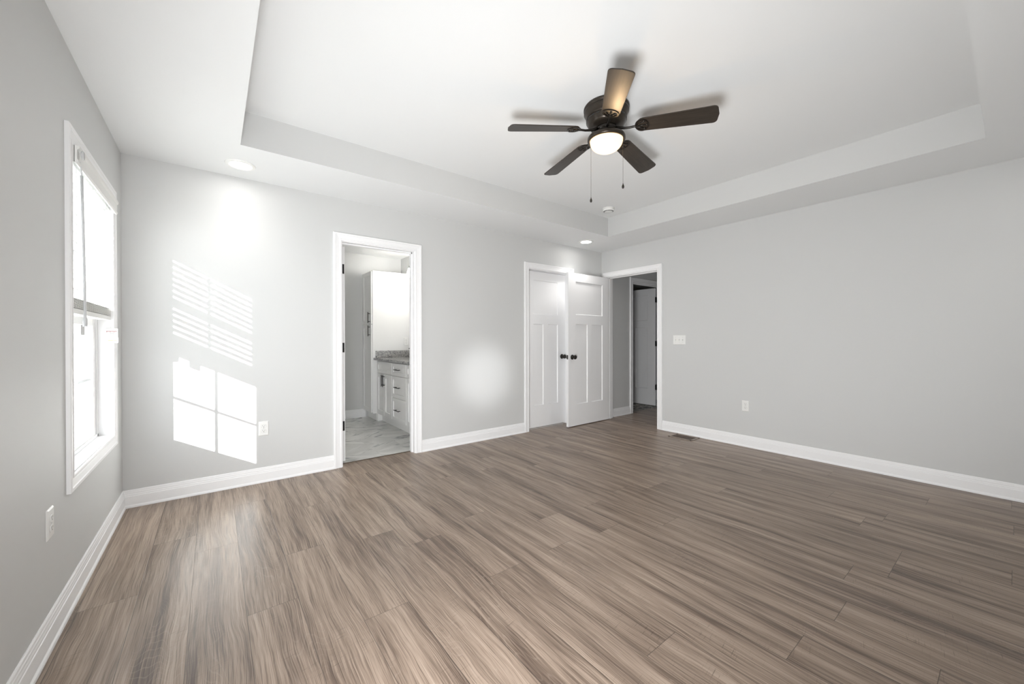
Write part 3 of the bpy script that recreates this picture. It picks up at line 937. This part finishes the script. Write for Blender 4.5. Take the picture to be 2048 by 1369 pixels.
def blade_outline():
    L0, L1, w0, w1 = 0.190, 0.650, 0.055, 0.068
    pts = []
    for i in range(9):      # rounded root
        a = math.pi / 2 + math.pi * i / 8
        pts.append((L0 + 0.040 + 0.040 * math.cos(a), w0 * math.sin(a)))
    def corner(cx, cy, r, a0, a1, n_=6): return [(cx + r * math.cos(a0 + (a1 - a0) * i / n_), cy + r * math.sin(a0 + (a1 - a0) * i / n_)) for i in range(n_ + 1)]
    pts += corner(L1 - 0.030, -w1 + 0.026, 0.026, -math.pi / 2, -0.10)
    pts.append((L1 + 0.003, 0))
    pts += corner(L1 - 0.030, w1 - 0.026, 0.026, 0.10, math.pi / 2)
    return pts

def make_blade(rz):
    b_ = empty('blade', (0, 0, D(2.522)), rz); b_.parent = fan
    k = MB(); k.prism(blade_outline(), -0.003, 0.003, lambda p, q, t: (p, q, t)); 
    o = k.build('panel', M['blade'], b_, bevel=0.0015)
    droop, pit = math.radians(5.0), math.radians(-12.5)
    o.rotation_euler = (pit, droop, 0)
    o.location = (0, 0, 0.004)
    k = MB()   # blade iron: curved arm and a forked plate under the blade
    k.tube([(0.058, 0, 0.000), (0.085, 0, -0.006), (0.115, 0, -0.014), (0.145, 0, -0.018), (0.175, 0, -0.017), (0.205, 0, -0.019)], [0.010, 0.009, 0.0075, 0.007, 0.007, 0.008], 10)
    arm = k.build('arm', M['bronze'], b_)
    k = MB()
    ring = []
    for i in range(24):
        a = 2 * math.pi * i / 24
        ring.append((0.222 + 0.042 * math.cos(a), 0.050 * math.sin(a)))
    inner = [(0.224 + (p - 0.222) * 0.78, q * 0.78) for p, q in ring]
    n_ = 24
    vs = [(p, q, z) for z in (-0.008, -0.0032) for p, q in ring] + [(p, q, z) for z in (-0.008, -0.0032) for p, q in inner]
    fs = []
    for i in range(n_):
        j = (i + 1) % n_
        fs += [(i, j, n_ + j, n_ + i), (2 * n_ + i, 2 * n_ + j, 3 * n_ + j, 3 * n_ + i), (i, j, 2 * n_ + j, 2 * n_ + i), (n_ + i, n_ + j, 3 * n_ + j, 3 * n_ + i)]
    k.add(vs, fs)
    for a in (-0.62, 0.0, 0.62):
        k.tube([(0.182, 0, -0.007), (0.182 + 0.075 * math.cos(a), 0.075 * math.sin(a) * 0.8, -0.0065)], 0.0045, 8)
    for (sx, sy) in ((0.236, 0.030), (0.236, -0.030), (0.252, 0.0)):
        k.lathe([(0, -0.011), (0.006, -0.010), (0.0075, -0.006), (0.0075, -0.003)], 12, c=(sx, sy, 0))
    o2 = k.build('blade_bracket', M['bronze'], b_)
    o2.rotation_euler = (pit, droop, 0); o2.location = (0, 0, 0.004)
    return b_

b0 = make_blade(math.radians(9.5))
for i in range(1, 5):
    nb = b0.copy(); col.objects.link(nb); nb.parent = fan; nb.rotation_euler = (0, 0, math.radians(9.5 + 72 * i))
    for ch in list(b0.children):
        cc = ch.copy(); col.objects.link(cc); cc.parent = nb

def pull_chain(dx, dy, ztop, zend):
    k = MB()
    z = ztop
    k.tube([(0, 0, 0), (0, 0, zend + 0.034 - ztop)], 0.0007, 6)
    zz = 0.0
    while zz > zend + 0.036 - ztop:
        k.lathe([(0, zz + 0.0016), (0.0016, zz), (0, zz - 0.0016)], 6)
        zz -= 0.0042
    ch = k.build('pull_chain', M['chain'], fan, (dx, dy, D(ztop)))
    e = zend - ztop
    k = MB(); k.lathe([(0, e + 0.036), (0.002, e + 0.034), (0.0025, e + 0.028), (0.006, e + 0.020), (0.0078, e + 0.012), (0.0065, e + 0.004), (0.003, e), (0, e - 0.001)], 20)
    k.build('pendant', M['bronze'], ch)
pull_chain(0.024, -0.112, 2.470, 2.112)
pull_chain(-0.020, 0.112, 2.470, 2.078)

# ------------------------------------------------------------------ bathroom furniture
def shaker(mb, xf, y0_, y1_, z0_, z1_, fr=0.055, th=0.019):
    """shaker front facing -x; x given as the face coordinate"""
    a, b2 = min(y0_, y1_), max(y0_, y1_)
    mb.box(xf, xf + th, a, a + fr, z0_, z1_); mb.box(xf, xf + th, b2 - fr, b2, z0_, z1_)
    mb.box(xf, xf + th, a + fr, b2 - fr, z0_, z0_ + fr); mb.box(xf, xf + th, a + fr, b2 - fr, z1_ - fr, z1_)
    mb.box(xf + 0.009, xf + th, a + fr, b2 - fr, z0_ + fr, z1_ - fr)

def bar_handle(parent, x, y, z, ln, vertical):
    k = MB(); h = ln / 2; q = h * 0.72
    if vertical:
        k.box(x - 0.034, x - 0.025, y - 0.0045, y + 0.0045, z - h, z + h)
        for s in (-q, q): k.box(x - 0.028, x, y - 0.004, y + 0.004, z + s - 0.004, z + s + 0.004)
    else:
        k.box(x - 0.034, x - 0.025, y - h, y + h, z - 0.0045, z + 0.0045)
        for s in (-q, q): k.box(x - 0.028, x, y + s - 0.004, y + s + 0.004, z - 0.004, z + 0.004)
    return k.build('handle', M['black'], parent, bevel=0.001)

# tall linen cabinet
tc_ = empty('linen_cabinet', (0, 0, 0)); tag(tc_, 'tall white linen cabinet in the bathroom corner', 'cabinet')
k = MB(); k.box(2.290, 2.868, 1.842, 2.246, 0.105, 2.145); k.box(2.345, 2.868, 1.842, 2.232, 0, 0.105); k.build('body', M['cabinet'], tc_, bevel=0.001)
for (za, zb, hz) in ((0.120, 1.378, 1.285), (1.386, 2.135, 1.475)):
    k = MB(); shaker(k, 2.270, 1.850, 2.240, za, zb); dd = k.build('door', M['cabinet'], tc_, bevel=0.0012)
    bar_handle(dd, 2.270, 1.892, hz, 0.155, True)

# vanity
vn = empty('bathroom_vanity', (0, 0, 0)); tag(vn, 'white shaker bathroom vanity with black bar handles', 'vanity')
k = MB(); k.box(2.350, 2.868, 0.35, 1.838, 0.105, 0.868); k.box(2.410, 2.868, 0.38, 1.80, 0, 0.105); k.box(2.350, 2.42, 1.806, 1.838, 0, 0.105); k.build('body', M['cabinet'], vn, bevel=0.001)
XV = 2.331
for (ya, yb, hy) in ((1.500, 1.780, 1.535), (1.214, 1.494, 1.462)):
    k = MB(); shaker(k, XV, ya, yb, 0.125, 0.690); dd = k.build('door', M['cabinet'], vn, bevel=0.0012)
for (za, zb) in ((0.700, 0.855), (0.420, 0.690), (0.125, 0.410)):
    k = MB(); shaker(k, XV, 0.740, 1.205, za, zb, fr=0.045); dd = k.build('drawer', M['cabinet'], vn, bevel=0.0012)
    bar_handle(dd, XV, 0.985, (za + zb) / 2, 0.16, False)
k = MB(); shaker(k, XV, 1.214, 1.780, 0.700, 0.855, fr=0.045); k.build('false_front', M['cabinet'], vn, bevel=0.0012)
k = MB(); shaker(k, XV, 0.36, 0.730, 0.125, 0.690); dd = k.build('door', M['cabinet'], vn, bevel=0.0012)
k = MB(); shaker(k, XV, 0.36, 0.730, 0.700, 0.855, fr=0.045); k.build('false_front', M['cabinet'], vn, bevel=0.0012)
drs = [o for o in vn.children if o.name.startswith('door')]
bar_handle(drs[0], XV, 1.525, 0.600, 0.16, True)
bar_handle(drs[1], XV, 1.470, 0.600, 0.16, True)

ct = empty('granite_countertop', (0, 0, 0)); tag(ct, 'speckled grey and white granite countertop on the vanity', 'countertop')
k = MB(); k.box(2.300, 2.868, 0.33, 1.840, 0.870, 0.900); k.build('slab', M['granite'], ct, bevel=0.002)
k = MB(); k.box(2.330, 2.850, 1.820, 1.840, 0.900, 1.000); k.build('side_splash', M['granite'], ct, bevel=0.001)
k = MB(); k.box(2.850, 2.868, 0.33, 1.820, 0.900, 1.000); k.build('back_splash', M['granite'], ct, bevel=0.001)

fc = empty('faucet', (2.81, 1.51, 0.901)); tag(fc, 'black faucet on the granite countertop', 'faucet')
k = MB(); k.lathe([(0, 0), (0.026, 0), (0.026, 0.006), (0.012, 0.012), (0.011, 0.10)], 20); k.tube([(0, 0, 0.10), (-0.01, 0, 0.135), (-0.04, 0, 0.15), (-0.09, 0, 0.148), (-0.115, 0, 0.125)], 0.010, 10); k.build('spout', M['black'], fc)
for s in (-0.1, 0.1):
    k = MB(); k.lathe([(0, 0), (0.022, 0), (0.022, 0.006), (0.012, 0.012), (0.012, 0.05), (0, 0.052)], 18, c=(0, s, 0)); k.tube([(0, s, 0.045), (-0.03, s, 0.055), (-0.06, s, 0.058)], 0.005, 8); k.build('handle', M['black'], fc)

vl_ = empty('vanity_light', (2.868, 1.30, 2.19)); tag(vl_, 'black wall light with lit white glass shades in the bathroom', 'wall light')
k = MB(); k.box(-0.02, 0, -0.34, 0.34, -0.05, 0.05); k.build('backplate', M['black'], vl_, bevel=0.003)
for s in (-0.27, 0.0, 0.27):
    k = MB(); k.tube([(-0.02, s, 0.02), (-0.07, s, 0.045), (-0.115, s, 0.045), (-0.12, s, 0.02)], 0.007, 8); k.lathe([(0, 0.03), (0.024, 0.028), (0.026, 0.0), (0.022, -0.004)], 20, c=(-0.12, s, 0)); a_ = k.build('arm', M['black'], vl_)
    k = MB(); k.lathe([(0.024, -0.002), (0.034, -0.012), (0.052, -0.06), (0.060, -0.105), (0.062, -0.125), (0.0, -0.128)], 28, c=(-0.12, s, 0)); k.build('shade', M['shade_lit'], a_)
